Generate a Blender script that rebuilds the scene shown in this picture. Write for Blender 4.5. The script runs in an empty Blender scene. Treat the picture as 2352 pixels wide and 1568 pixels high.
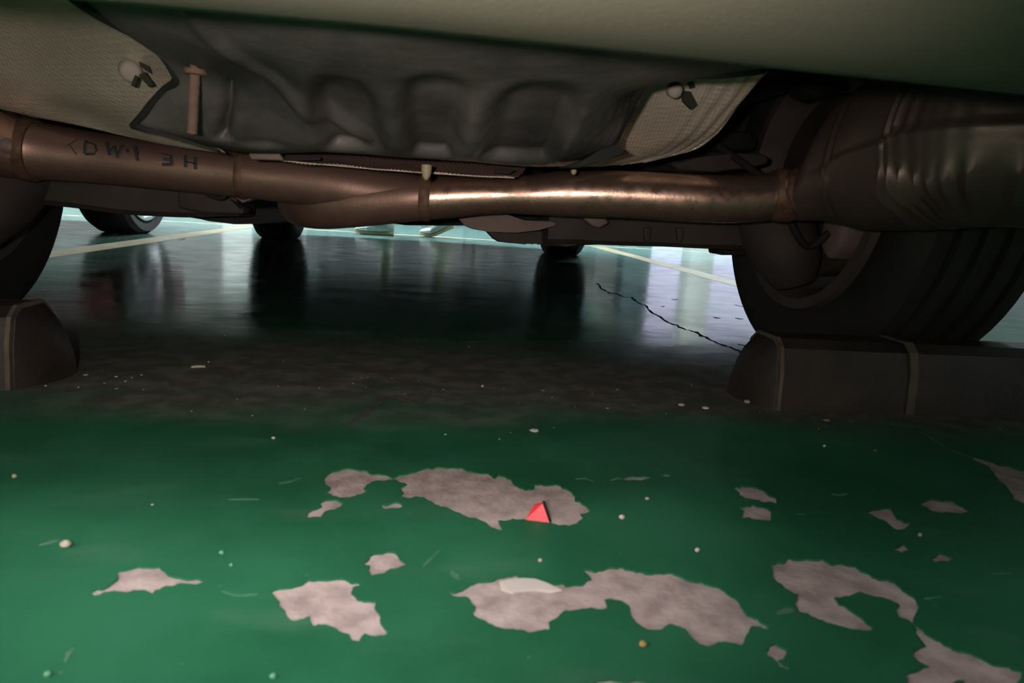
import bpy, bmesh, math, random
from math import sin, cos, tan, pi, radians, hypot, exp, sqrt
from mathutils import Vector, Matrix, noise
from mathutils.geometry import delaunay_2d_cdt
random.seed(7)
SC = bpy.context.scene
COL = SC.collection

# ------------------------------------------------------------------ camera
# X = car's right, Y = towards the front of the car, Z = up, floor at z = 0, metres
FPX, CX, CY = 1550.0, 1176.0, 784.0
YAW, PITCH, ROLL = radians(7.6), radians(11.27), radians(3.72)
EYE = Vector((0, 0, 0.248))
FWD = Vector((sin(YAW)*cos(PITCH), cos(YAW)*cos(PITCH), -sin(PITCH)))
R0 = Vector((cos(YAW), -sin(YAW), 0)); U0 = R0.cross(FWD)
RGT = R0*cos(ROLL) + U0*sin(ROLL); UPV = U0*cos(ROLL) - R0*sin(ROLL)
cd = bpy.data.cameras.new('camera'); cam = bpy.data.objects.new('camera', cd); COL.objects.link(cam)
cd.sensor_width = 36.0; cd.lens = 36.0*FPX/2352.0; cd.clip_start = 0.01; cd.clip_end = 200
mw = Matrix((RGT, UPV, -FWD)).transposed().to_4x4(); mw.translation = EYE
cam.matrix_world = mw
cd.dof.use_dof = True; cd.dof.focus_distance = 1.6; cd.dof.aperture_fstop = 10.0
SC.camera = cam

# ------------------------------------------------------------------ world, light, exposure
W = bpy.data.worlds.new('daylight'); SC.world = W; W.use_nodes = True
bg = W.node_tree.nodes['Background']; bg.inputs[0].default_value = (0.72, 0.76, 1.0, 1); bg.inputs[1].default_value = 1.25
SC.view_settings.view_transform = 'Standard'; SC.view_settings.look = 'None'
SC.view_settings.gamma = 1.0; SC.view_settings.use_curve_mapping = False
SC.view_settings.exposure = 0.0
LAMP_LANE, LAMP_BACK = 800.0, 420.0
CY_ = SC.cycles
CY_.use_adaptive_sampling = True; CY_.adaptive_threshold = .08; CY_.max_bounces = 4; CY_.diffuse_bounces = 3; CY_.glossy_bounces = 3; CY_.transmission_bounces = 0; CY_.caustics_reflective = False; CY_.caustics_refractive = False
# the photographer's phone torch, held beside the lens
fd = bpy.data.lights.new('phone_torch', 'SPOT'); fd.energy = 14.5; fd.spot_size = radians(104); fd.spot_blend = 1.0; fd.color = (1.0, .85, .78); fd.shadow_soft_size = .012
fo_ = bpy.data.objects.new('phone_torch', fd); COL.objects.link(fo_); fo_.location = (-.06, -.02, .265); fo_.rotation_euler = (Vector((-.08, .9, .29))-fo_.location).to_track_quat('-Z', 'Y').to_euler()
# portal over the daylight entrance (guides sampling only)
pl = bpy.data.lights.new('entrance_portal', 'AREA'); pl.shape = 'RECTANGLE'; pl.size = 5.2; pl.size_y = 2.3
pl.cycles.is_portal = True
po = bpy.data.objects.new('entrance_portal', pl); COL.objects.link(po)
po.location = (7.1, 13.9, 1.2); po.rotation_euler = (radians(-90), 0, 0)

# ------------------------------------------------------------------ helpers
def ray(u, v): return FWD + RGT*((u-CX)/FPX) - UPV*((v-CY)/FPX)
def PF(u, v, z=0.0):
    d = ray(u, v); return EYE + d*((z-EYE.z)/d.z)
def PY(u, v, Y):
    d = ray(u, v); return EYE + d*(Y/d.y)

def tag(o, label=None, cat=None, group=None, kind=None):
    if label: o['label'] = label
    if cat: o['category'] = cat
    if group: o['group'] = group
    if kind: o['kind'] = kind
    return o
def empty(name, loc=(0, 0, 0), parent=None):
    o = bpy.data.objects.new(name, None); COL.objects.link(o); o.location = loc; o.empty_display_size = .05
    if parent: o.parent = parent
    return o
def link(name, me, mat, parent=None, smooth=None):
    if mat is not None and not me.materials: me.materials.append(mat)
    if smooth is not None:
        for p in me.polygons: p.use_smooth = True
        if smooth < 179: me.set_sharp_from_angle(angle=radians(smooth))
    o = bpy.data.objects.new(name, me); COL.objects.link(o)
    if parent: o.parent = parent
    return o
def mesh(name, verts, faces, mat, parent=None, smooth=None, fix=True):
    me = bpy.data.meshes.new(name); me.from_pydata([tuple(v) for v in verts], [], faces)
    if fix:
        bm = bmesh.new(); bm.from_mesh(me); bmesh.ops.recalc_face_normals(bm, faces=bm.faces); bm.to_mesh(me); bm.free()
    me.update()
    return link(name, me, mat, parent, smooth)
def bmobj(name, bm, mat, parent=None, smooth=None):
    bmesh.ops.recalc_face_normals(bm, faces=bm.faces)
    me = bpy.data.meshes.new(name); bm.to_mesh(me); bm.free()
    return link(name, me, mat, parent, smooth)
def add_box(bm, x0, x1, y0, y1, z0, z1):
    vs = [bm.verts.new(p) for p in ((x0,y0,z0),(x1,y0,z0),(x1,y1,z0),(x0,y1,z0),(x0,y0,z1),(x1,y0,z1),(x1,y1,z1),(x0,y1,z1))]
    fs = []
    for f in ((0,3,2,1),(4,5,6,7),(0,1,5,4),(1,2,6,5),(2,3,7,6),(3,0,4,7)): fs.append(bm.faces.new([vs[i] for i in f]))
    return vs
def box(name, a, mat, parent=None, bevel=0.0, seg=2):
    bm = bmesh.new(); add_box(bm, *a)
    if bevel: bmesh.ops.bevel(bm, geom=list(bm.edges), offset=bevel, segments=seg, affect='EDGES', profile=.5)
    return bmobj(name, bm, mat, parent, 40)
def cr(p0, p1, p2, p3, t):
    return 0.5*((2*p1) + (p2-p0)*t + (2*p0-5*p1+4*p2-p3)*t*t + (3*p1-p0-3*p2+p3)*t*t*t)
def spline(vals, n):
    """resample a list of Vectors/floats to n values on a Catmull-Rom curve"""
    m = len(vals); out = []
    for i in range(n):
        x = i*(m-1)/(n-1); k = min(int(x), m-2); t = x-k
        out.append(cr(vals[max(k-1, 0)], vals[k], vals[k+1], vals[min(k+2, m-1)], t))
    return out
def tube(name, pts, rads, mat, parent=None, n=24, seg=48, cap=True, squash=None, smooth=50):
    """swept tube; squash(t) -> (sx, sz) section scale"""
    P = spline([Vector(p) for p in pts], seg); Rr = spline([float(r) for r in rads], seg)
    T = [(P[min(i+1, seg-1)]-P[max(i-1, 0)]).normalized() for i in range(seg)]
    up = Vector((0, 0, 1))
    if abs(T[0].dot(up)) > .9: up = Vector((0, 1, 0))
    N = (up - T[0]*up.dot(T[0])).normalized(); V = []; Fc = []
    for i in range(seg):
        N = (N - T[i]*N.dot(T[i])).normalized(); B = T[i].cross(N)
        sx, sz = squash(i/(seg-1)) if squash else (1, 1)
        for k in range(n):
            a = 2*pi*k/n
            V.append(P[i] + B*(cos(a)*Rr[i]*sx) + N*(sin(a)*Rr[i]*sz))
    for i in range(seg-1):
        for k in range(n):
            a, b = i*n+k, i*n+(k+1) % n
            Fc.append((a, b, b+n, a+n))
    if cap:
        Fc.append(tuple(range(n-1, -1, -1))); Fc.append(tuple(range((seg-1)*n, seg*n)))
    return mesh(name, V, Fc, mat, parent, smooth)
def lathe(bm, prof, axis_o, n=48, axis='X', closed=True):
    """prof: list of (axial, radius)"""
    rings = []
    for (a, r) in prof:
        ring = []
        for k in range(n):
            t = 2*pi*k/n
            if axis == 'X': p = (a, r*cos(t), r*sin(t))
            elif axis == 'Z': p = (r*cos(t), r*sin(t), a)
            else: p = (r*cos(t), a, r*sin(t))
            ring.append(bm.verts.new(Vector(axis_o)+Vector(p)))
        rings.append(ring)
    m = len(rings)
    for i in range(m if closed else m-1):
        A, B = rings[i], rings[(i+1) % m]
        for k in range(n):
            bm.faces.new((A[k], A[(k+1) % n], B[(k+1) % n], B[k]))
    return rings
def grid(name, rows, mat, parent=None, nu=60, nv=30, disp=None, thick=0.002, smooth=179):
    """sheet through control rows; each row a list of points; disp(s,t,p)->offset Vector"""
    R = [spline([Vector(p) for p in r], nu) for r in rows]
    V = []
    cols = [spline([r[i] for r in R], nv) for i in range(nu)]
    for j in range(nv):
        for i in range(nu):
            p = cols[i][j]
            if disp: p = p + disp(i/(nu-1), j/(nv-1), p)
            V.append(p)
    F = [(j*nu+i, j*nu+i+1, (j+1)*nu+i+1, (j+1)*nu+i) for j in range(nv-1) for i in range(nu-1)]
    o = mesh(name, V, F, mat, parent, smooth, fix=True)
    if thick:
        md = o.modifiers.new('sheet', 'SOLIDIFY'); md.thickness = thick; md.offset = 0
    return o
def prism_uv(name, uv, Y, depth, mat, parent=None, bevel=0.006, taper=1.0, smooth=35):
    """solid whose outline lies in the plane at distance Y, with real depth along the car"""
    pts = [PY(u, v, Y) for (u, v) in uv]
    return prism(name, pts, Vector((0, depth, 0)), mat, parent, bevel, smooth)
def prism(name, pts, ext, mat, parent=None, bevel=0.0, smooth=35):
    bm = bmesh.new(); a = [bm.verts.new(p) for p in pts]; b = [bm.verts.new(Vector(p)+ext) for p in pts]
    n = len(pts)
    bm.faces.new(a); bm.faces.new(b[::-1])
    for i in range(n): bm.faces.new((a[i], a[(i+1) % n], b[(i+1) % n], b[i]))
    if bevel:
        bmesh.ops.bevel(bm, geom=list(bm.edges), offset=bevel, segments=3, affect='EDGES', profile=.5, clamp_overlap=True)
    return bmobj(name, bm, mat, parent, smooth)

# ------------------------------------------------------------------ materials
def mat(name, base, rough=.6, metal=0.0, var=None, vscale=8, bump=0.0, bscale=40, spec=.5, detail=6, emit=None, estr=0, coat=0, rvar=0):
    m = bpy.data.materials.new(name); m.use_nodes = True
    nt = m.node_tree; b = nt.nodes['Principled BSDF']
    b.inputs['Base Color'].default_value = (*base, 1); b.inputs['Roughness'].default_value = rough
    b.inputs['Metallic'].default_value = metal; b.inputs['Specular IOR Level'].default_value = spec
    if coat: b.inputs['Coat Weight'].default_value = coat; b.inputs['Coat Roughness'].default_value = .1
    if emit:
        b.inputs['Emission Color'].default_value = (*emit, 1); b.inputs['Emission Strength'].default_value = estr
    if var or bump or rvar:
        tc = nt.nodes.new('ShaderNodeTexCoord')
        nz = nt.nodes.new('ShaderNodeTexNoise'); nz.inputs['Scale'].default_value = vscale; nz.inputs['Detail'].default_value = detail
        nt.links.new(tc.outputs['Object'], nz.inputs['Vector'])
        if var:
            rp = nt.nodes.new('ShaderNodeValToRGB'); rp.color_ramp.elements[0].position = .32; rp.color_ramp.elements[1].position = .68
            rp.color_ramp.elements[0].color = (*base, 1); rp.color_ramp.elements[1].color = (*var, 1)
            nt.links.new(nz.outputs['Fac'], rp.inputs['Fac']); nt.links.new(rp.outputs['Color'], b.inputs['Base Color'])
        if rvar:
            mr = nt.nodes.new('ShaderNodeMapRange'); mr.inputs['From Min'].default_value = .3; mr.inputs['From Max'].default_value = .7
            mr.inputs['To Min'].default_value = rough-rvar; mr.inputs['To Max'].default_value = rough+rvar
            nt.links.new(nz.outputs['Fac'], mr.inputs['Value']); nt.links.new(mr.outputs['Result'], b.inputs['Roughness'])
        if bump:
            n2 = nt.nodes.new('ShaderNodeTexNoise'); n2.inputs['Scale'].default_value = bscale; n2.inputs['Detail'].default_value = 4
            nt.links.new(tc.outputs['Object'], n2.inputs['Vector'])
            bp = nt.nodes.new('ShaderNodeBump'); bp.inputs['Strength'].default_value = 1.0; bp.inputs['Distance'].default_value = bump
            nt.links.new(n2.outputs['Fac'], bp.inputs['Height']); nt.links.new(bp.outputs['Normal'], b.inputs['Normal'])
    return m

def mat_embossed(name, base, var, cell=.0042, rough=.42, metal=.65, depth=.0010):
    m = mat(name, base, rough, metal, var, 9)
    nt = m.node_tree; b = nt.nodes['Principled BSDF']
    tc = nt.nodes.new('ShaderNodeTexCoord'); vo = nt.nodes.new('ShaderNodeTexVoronoi')
    vo.inputs['Scale'].default_value = 1/cell; vo.inputs['Randomness'].default_value = .12
    nt.links.new(tc.outputs['Object'], vo.inputs['Vector'])
    bp = nt.nodes.new('ShaderNodeBump'); bp.inputs['Distance'].default_value = depth; bp.inputs['Strength'].default_value = .55
    nt.links.new(vo.outputs['Distance'], bp.inputs['Height']); nt.links.new(bp.outputs['Normal'], b.inputs['Normal'])
    return m

def mat_floor_paint():
    m = bpy.data.materials.new('green_floor_paint'); m.use_nodes = True
    nt = m.node_tree; b = nt.nodes['Principled BSDF']; N = nt.nodes.new; L = nt.links.new
    tc = N('ShaderNodeTexCoord'); sep = N('ShaderNodeSeparateXYZ'); L(tc.outputs['Object'], sep.inputs[0])
    def nz(scale, detail=5, stretch=None, rough=.55):
        n = N('ShaderNodeTexNoise'); n.inputs['Scale'].default_value = scale; n.inputs['Detail'].default_value = detail; n.inputs['Roughness'].default_value = rough
        if stretch:
            mp = N('ShaderNodeMapping'); mp.inputs['Scale'].default_value = stretch; L(tc.outputs['Object'], mp.inputs[0]); L(mp.outputs[0], n.inputs['Vector'])
        else: L(tc.outputs['Object'], n.inputs['Vector'])
        return n.outputs['Fac']
    def mr(x, a, bb, c=0., d=1.):
        n = N('ShaderNodeMapRange'); n.interpolation_type = 'SMOOTHSTEP'
        for k, val in (('From Min', a), ('From Max', bb), ('To Min', c), ('To Max', d)): n.inputs[k].default_value = val
        L(x, n.inputs['Value']); return n.outputs['Result']
    def mth(op, x, y):
        n = N('ShaderNodeMath'); n.operation = op
        for i, w in enumerate((x, y)):
            if isinstance(w, (int, float)): n.inputs[i].default_value = w
            else: L(w, n.inputs[i])
        return n.outputs[0]
    def mix(f, c1, c2):
        n = N('ShaderNodeMix'); n.data_type = 'RGBA'
        if isinstance(f, (int, float)): n.inputs[0].default_value = f
        else: L(f, n.inputs[0])
        for i, c in ((6, c1), (7, c2)):
            if isinstance(c, tuple): n.inputs[i].default_value = (*c, 1)
            else: L(c, n.inputs[i])
        return n.outputs[2]
    green = mix(mr(nz(6.5, 7), .35, .65), (.015, .120, .056), (.026, .165, .084))
    green = mix(mth('MULTIPLY', mr(nz(7, 8, (1, 2.6, 1)), .55, .78), .20), green, (.20, .32, .25))     # pale scuffs
    green = mix(mth('MULTIPLY', mr(nz(160, 2), .72, .78), .35), green, (.35, .42, .36))                 # dust specks
    # layer of dry grey dust under the parked car, between the axle and the rear bumper
    y = mth('ADD', sep.outputs['Y'], mth('MULTIPLY', mth('SUBTRACT', nz(3.2, 4, (.7, 1.6, 1)), .5), .35))
    dust = mth('MULTIPLY', mr(y, .70, .86), mr(y, 1.42, 0.98, 0, 1))
    dust = mth('MULTIPLY', dust, mr(nz(11, 6, (1, 2, 1)), .25, .55, .55, .95))
    dirt = mix(mr(nz(26, 6), .4, .65), (.095, .090, .078), (.17, .16, .14))
    col = mix(dust, green, dirt)
    col = mix(mr(sep.outputs['Y'], 1.2, 2.2, 0, .8), col, (.055, .078, .070)); col = mix(mr(sep.outputs['Y'], 3.2, 4.3, 0, .85), col, (.17, .32, .30))                             # shade under the car and lit lane painted in: darker, then paler teal
    L(col, b.inputs['Base Color'])
    r = mth('ADD', mr(nz(9, 5), .3, .7, .11, .19), mth('MULTIPLY', dust, .42))
    near = mr(sep.outputs['Y'], .75, 1.3, .45, 0)
    L(mth('ADD', r, near), b.inputs['Roughness'])
    L(mr(sep.outputs['Y'], .8, 1.5, .2, .6), b.inputs['Specular IOR Level'])
    bp = N('ShaderNodeBump'); bp.inputs['Distance'].default_value = .0016; bp.inputs['Strength'].default_value = .55
    h = mth('ADD', nz(5.5, 3, (1, 1.8, 1)), mth('MULTIPLY', nz(34, 3), .10))
    L(h, bp.inputs['Height']); L(bp.outputs['Normal'], b.inputs['Normal'])
    return m

M = {}
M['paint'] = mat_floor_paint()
M['concrete'] = mat('bare_concrete', (.33, .27, .265), .85, 0, (.58, .50, .48), 55, .0008, 240, .3, 12)
M['line'] = mat('yellow_line_paint', (.32, .28, .16), .35, 0, (.46, .42, .29), 9)
M['crack'] = mat('crack_dirt', (.03, .03, .025), .9); M['scuff'] = mat('scuff_dirt', (.05, .06, .05), .8, 0, (.10, .10, .085), 40)
M['wall'] = mat('white_plaster', (.62, .62, .60), .8, 0, (.70, .70, .67), 3)
M['wall_warm'] = mat('cream_plaster', (.72, .63, .56), .8, 0, (.78, .69, .62), 3)
M['ceiling'] = mat('ceiling_grey', (.50, .50, .49), .85, 0, (.58, .58, .56), 2)
M['column'] = mat('column_paint', (.66, .66, .62), .6)
M['blocker'] = mat('blocker_concrete', (.16, .15, .14), .9, 0, (.22, .20, .19), 6)
M['column_dark'] = mat('column_green_grey', (.10, .15, .16), .6)
M['lampbody'] = mat('lamp_housing', (.75, .75, .75), .5)
M['tube_lane'] = mat('tube_light_cool', (1, 1, 1), .5, emit=(.86, .95, 1.0), estr=LAMP_LANE)
M['tube_back'] = mat('tube_light_warm', (1, 1, 1), .5, emit=(1.0, .91, .89), estr=LAMP_BACK)
M['bumper'] = mat('bumper_plastic', (.17, .16, .12), .6, 0, (.20, .19, .145), 5, .0004, 400, .4)
M['tub'] = mat('black_plastic_dusty', (.030, .031, .032), .5, 0, (.15, .135, .12), 7, .0010, 60, .4, 10)
M['shield'] = mat_embossed('embossed_aluminium', (.64, .54, .43), (.82, .71, .58), .0052, .45, .5, .0016)
M['strip'] = mat_embossed('embossed_shield_rusty', (.42, .27, .23), (.55, .37, .31), .007, .38, .6, .0002)
M['steel'] = mat('exhaust_steel', (.36, .22, .175), .45, .7, (.24, .145, .115), 16, .0002, 300, rvar=.09, detail=9)
M['steel_bright'] = mat('exhaust_steel_polished', (.66, .45, .35), .30, .9, (.50, .32, .25), 60, .00012, 260, rvar=.10, detail=9)
M['muffler'] = mat('muffler_steel', (.20, .15, .125), .46, .6, (.15, .108, .09), 10, .0002, 200, rvar=.07)
M['rust'] = mat('rust', (.13, .078, .056), .85, .1, (.19, .12, .088), 60, .0006, 200)
M['weld'] = mat('weld_rust', (.10, .05, .032), .7, .5, (.20, .12, .08), 70, .0008, 160)
M['clip'] = mat('clip_dull', (.36, .31, .26), .8)
M['tear'] = mat('torn_gap', (.022, .024, .014), .9)
M['marker'] = mat('marker_ink', (.025, .03, .035), .6)
M['iron'] = mat('dusty_iron', (.035, .028, .024), .75, .2, (.065, .050, .042), 12, .0008, 90)
M['iron_pink'] = mat('dusty_cast_iron', (.16, .115, .10), .75, .2, (.22, .16, .14), 14, .0006, 120)
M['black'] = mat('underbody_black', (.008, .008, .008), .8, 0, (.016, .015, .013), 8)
M['rubber'] = mat('tyre_rubber', (.012, .012, .011), .75, 0, (.020, .018, .016), 14, .0003, 200)
M['rim'] = mat('rim_dusty', (.07, .055, .048), .65, .2, (.10, .08, .07), 18)
M['alloy'] = mat('alloy_bright', (.72, .72, .74), .22, 1.0)
M['stop'] = mat('wheel_stop_rubber', (.014, .011, .009), .5, 0, (.036, .025, .018), 14, .0012, 70, .5, 9)
M['stripe'] = mat('stripe_and_highlight', (.07, .055, .04), .6, 0, (.13, .105, .07), 30)
M['cream'] = mat('cream_plastic', (.42, .35, .22), .6)
M['body'] = mat('car_paint_dark', (.05, .055, .055), .25, .2, coat=.5)
M['body_red'] = mat('car_paint_red', (.12, .012, .014), .3, .1, coat=.5)
M['glass'] = mat('dark_glass', (.01, .012, .014), .08)

# ------------------------------------------------------------------ floor with its peeled paint
def c5(l): return [(600+x/2.94, 1050+y/2.94) for x, y in l]
def c4(l): return [(x/2.94, 1150+y/2.94) for x, y in l]
def c6(l): return [(1300+x/3.027, 1050+y/3.027) for x, y in l]
def c7(l): return [(1652+x/2.537, 950+y/2.537) for x, y in l]
PATCH = [
 c5([(430,135),(470,100),(530,85),(600,75),(720,92),(735,110),(800,112),(860,125),(895,138),(960,115),(1050,98),(1060,88),(1150,78),(1290,70),(1345,70),(1390,92),(1470,105),(1550,118),(1580,140),(1600,120),(1650,130),(1690,150),(1705,180),(1740,200),(1790,220),(1845,210),(1845,180),(1910,188),(1985,178),(2040,208),(2100,235),(2120,262),(2115,290),(2150,295),(2190,325),(2225,355),(2190,375),(2155,380),(2175,410),(2130,445),(2010,458),(1960,440),(1850,430),(1780,415),(1700,412),(1650,428),(1600,425),(1615,460),(1630,490),(1590,485),(1540,460),(1480,425),(1400,405),(1330,370),(1270,345),(1210,330),(1150,295),(1100,268),(1040,262),(990,275),(940,260),(960,240),(945,200),(985,182),(930,165),(893,146),(860,150),(780,155),(720,180),(690,210),(715,220),(680,245),(620,260),(560,270),(510,262),(450,240),(400,237),(460,220),(470,205),(430,180)]),
 c5([(305,400),(320,370),(380,345),(410,330),(400,305),(450,288),(510,285),(550,305),(530,335),(470,350),(430,365),(400,402)]),
 c5([(805,325),(850,318),(890,305),(940,308),(962,325),(940,338),(880,340),(840,347)]),
 c5([(690,715),(740,660),(830,642),(900,640),(925,665),(945,695),(980,718),(930,740),(870,750),(830,780),(740,795),(725,750),(735,730)]),
 c5([(65,905),(120,885),(270,860),(320,825),(400,825),(540,818),(600,845),(680,845),(660,865),(620,875),(605,910),(650,960),(700,970),(770,970),(765,1010),(800,1060),(800,1100),(830,1150),(860,1180),(830,1200),(700,1185),(660,1240),(610,1230),(590,1190),(480,1140),(430,1125),(350,1135),(330,1105),(330,1070),(260,1090),(210,1105),(180,1080),(165,1040),(120,1000),(125,970),(95,940)]),
 c5([(1265,910),(1340,900),(1400,870),(1440,850),(1500,838),(1600,815),(1680,800),(1720,792),(1745,810),(1850,830),(1930,850),(1985,868),(1970,850),(2040,848),(2060,868),(2170,860),(2230,820)]) +
 c6([(115,780),(200,795),(300,765),(380,760),(450,780),(530,795),(640,805),(720,798),(800,830),(870,860),(950,865),(1030,895),(1120,945),(1180,980),(1210,1030),(1250,1090),(1330,1120),(1410,1185),(1380,1192),(1290,1170),(1250,1240),(1225,1300),(1130,1285),(1060,1280),(970,1310),(890,1265),(830,1190),(770,1170),(720,1155),(660,1195),(560,1190),(490,1150),(450,1080),(440,1030),(390,995),(310,980),(270,985),(290,1040),(240,1055),(130,1050),(30,1065)]) +
 c5([(2060,1030),(2000,1080),(1940,1110),(1945,1160),(1890,1165),(1800,1180),(1700,1155),(1580,1140),(1500,1095),(1450,1075),(1425,1045),(1450,1010),(1420,985),(1400,945),(1330,940),(1280,925)]),
 c7([(300,875),(380,870),(400,840),(480,850),(600,845),(660,880),(790,885),(870,930),(930,965),(1020,980),(1070,1030),(1125,1060),(1160,1115),(1145,1160),(1130,1210),(1160,1240),(1240,1300),(1310,1345),(1360,1370),(1430,1385),(1560,1440),(1690,1470),(1710,1490),(1765,1500),(1740,1560),(1700,1640),(1540,1650),(1450,1600),(1430,1552),(1380,1552),(1340,1590),(1250,1660),(1100,1640),(1100,1540),(1080,1525),(1190,1475),(1225,1470),(1130,1410),(1130,1385),(1200,1350),(1140,1280),(1150,1255),(1120,1215),(1040,1175),(1030,1140),(1045,1105),(960,1070),(880,1055),(830,1035),(790,1045),(760,1060),(670,1065),(700,1110),(780,1155),(850,1210),(910,1250),(820,1255),(650,1220),(560,1185),(460,1150),(440,1110),(460,1050),(390,1020),(340,980),(310,940)]),
 c7([(85,430),(130,430),(260,445),(280,465),(330,490),(338,520),(260,515),(210,500),(150,492),(105,470),(120,460)]),
 c7([(110,540),(180,540),(190,528),(260,545),(305,570),(300,620),(220,615),(120,610),(140,590),(145,565)]),
 c7([(860,575),(910,558),(1000,552),(1025,590),(1035,610),(1115,640),(1080,668),(1045,675),(1000,650),(960,620),(910,600)]),
 c7([(1175,530),(1210,505),(1240,495),(1350,505),(1420,540),(1463,575),(1320,570),(1230,560)]),
 c7([(1000,780),(1050,775),(1070,760),(1090,775),(1100,795),(1060,808),(1035,795)]),
 c7([(1230,840),(1285,815),(1365,845),(1330,860),(1260,862)]),
 c7([(275,1385),(295,1345),(330,1340),(395,1380),(375,1425),(345,1432),(400,1470),(405,1490),(350,1470),(330,1435),(285,1410)]),
 c7([(1400,225),(1540,265),(1660,300),(1776,330),(1900,362),(1900,585),(1776,520),(1720,500),(1710,470),(1680,430),(1630,390),(1600,340),(1560,300),(1480,262)]),
 c4([(600,612),(640,640),(700,612),(800,610),(900,600),(980,600),(1030,625),(1050,600),(1110,575),(1180,570),(1250,555),(1330,562),(1385,545),(1340,525),(1260,530),(1140,500),(1110,470),(1070,440),(1000,445),(850,465),(790,475),(800,515),(750,560),(700,592),(640,600)]),
 c6([(190,1568),(220,1550),(400,1560),(470,1548),(550,1560),(560,1620),(180,1620)]),
 c6([(265,166),(340,140),(400,145),(460,130),(590,138),(530,158),(460,154),(400,155),(300,164)]),
 c6([(640,129),(700,118),(730,129),(690,133)]),
 [(1700,1113),(1738,1122),(1733,1126),(1702,1120)],
]
def roughen(poly, it=2, amp=.11):
    """add small jagged points along each edge (chipped paint)"""
    pts = [Vector(p) for p in poly]; rnd = random.Random(int(pts[0].x*7+pts[0].y))
    for _ in range(it):
        out = []
        for i, a in enumerate(pts):
            b = pts[(i+1) % len(pts)]; d = b-a; L = d.length
            out.append(a)
            if L > 5:
                n = Vector((-d.y, d.x)); out.append(a + d*rnd.uniform(.38, .62) + n*rnd.uniform(-amp, amp))
        pts = out
    return pts
RX0, RX1, RY0, RY1 = -9.0, 12.0, -2.0, 14.0
PZ0 = -0.0014
polys = [[PF(p.x, p.y).xy for p in roughen(q)] for q in PATCH]
def inside(p, poly):
    c = False; n = len(poly); x, y = p; j = n-1
    for i in range(n):
        xi, yi = poly[i]; xj, yj = poly[j]
        if (yi > y) != (yj > y) and x < (xj-xi)*(y-yi)/(yj-yi)+xi: c = not c
        j = i
    return c
floor = box('floor', (RX0, RX1, RY0, RY1, -.25, PZ0), M['concrete'])
tag(floor, 'green painted garage floor peeling down to bare pinkish concrete', 'floor', kind='structure')
cv, ce = [], []
for pl_ in [[Vector((RX0, RY0)), Vector((RX1, RY0)), Vector((RX1, RY1)), Vector((RX0, RY1))]] + polys:
    k = len(cv); cv += [Vector(p) for p in pl_]; ce += [(k+i, k+(i+1) % len(pl_)) for i in range(len(pl_))]
vo, eo, fo, _, _, _ = delaunay_2d_cdt(cv, ce, [], 0, 1e-6)
bbs = [(min(p[0] for p in q), max(p[0] for p in q), min(p[1] for p in q), max(p[1] for p in q)) for q in polys]
keep = []
for f in fo:
    c = sum((vo[i] for i in f), Vector((0, 0)))/len(f)
    if any(b[0] <= c.x <= b[1] and b[2] <= c.y <= b[3] and inside(c, q) for b, q in zip(bbs, polys)): continue
    keep.append(tuple(f))
me = bpy.data.meshes.new('paint_coat'); me.from_pydata([(p.x, p.y, 0.0) for p in vo], [], keep)
bm = bmesh.new(); bm.from_mesh(me)
bmesh.ops.recalc_face_normals(bm, faces=bm.faces)
if sum(f.normal.z for f in bm.faces) < 0: bmesh.ops.reverse_faces(bm, faces=bm.faces)
be = [e for e in bm.edges if e.is_boundary]
ex = bmesh.ops.extrude_edge_only(bm, edges=be)
for v in ex['geom']:
    if isinstance(v, bmesh.types.BMVert): v.co.z = PZ0-.0006
bm.to_mesh(me); bm.free()
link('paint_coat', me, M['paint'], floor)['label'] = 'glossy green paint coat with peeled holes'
# painted bay lines (thin coats of their own)
def strip_line(name, pts, w, z=.0006):
    V = []; F = []
    for i, p in enumerate(pts):
        p = Vector(p); a = Vector(pts[max(i-1, 0)]); b = Vector(pts[min(i+1, len(pts)-1)])
        d = (b-a).normalized(); n = Vector((-d.y, d.x))
        ww = w[i] if isinstance(w, (list, tuple)) else w
        for s in (-1, 1): V.append((p.x+n.x*ww*s/2, p.y+n.y*ww*s/2, z))
    k = len(pts)
    V += [(x, y, -.0005) for x, y, _ in V]
    F = [(2*i, 2*i+2, 2*i+3, 2*i+1) for i in range(k-1)]
    o = 2*k
    F += [(2*i, 2*i+o, 2*i+2+o, 2*i+2) for i in range(k-1)] + [(2*i+1, 2*i+3, 2*i+3+o, 2*i+1+o) for i in range(k-1)]
    F += [(0, 1, 1+o, o), (2*k-2, 2*k-2+o, 2*k-1+o, 2*k-1)]
    return V, F
for nm, pts in (('bay_line', [(-1.22, 1.0), (-1.22, 4.86)]), ('bay_line', [(1.26, 1.0), (1.24, 4.86)]), ('bay_line', [(3.7, 1.0), (3.7, 4.86)]), ('bay_line', [(-3.7, 1.0), (-3.7, 4.86)]),
                ('bay_line', [(-7.5, 4.92), (9.5, 5.02)])):
    V, F = strip_line(nm, pts, .11); mesh(nm, V, F, M['line'], floor)
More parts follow.
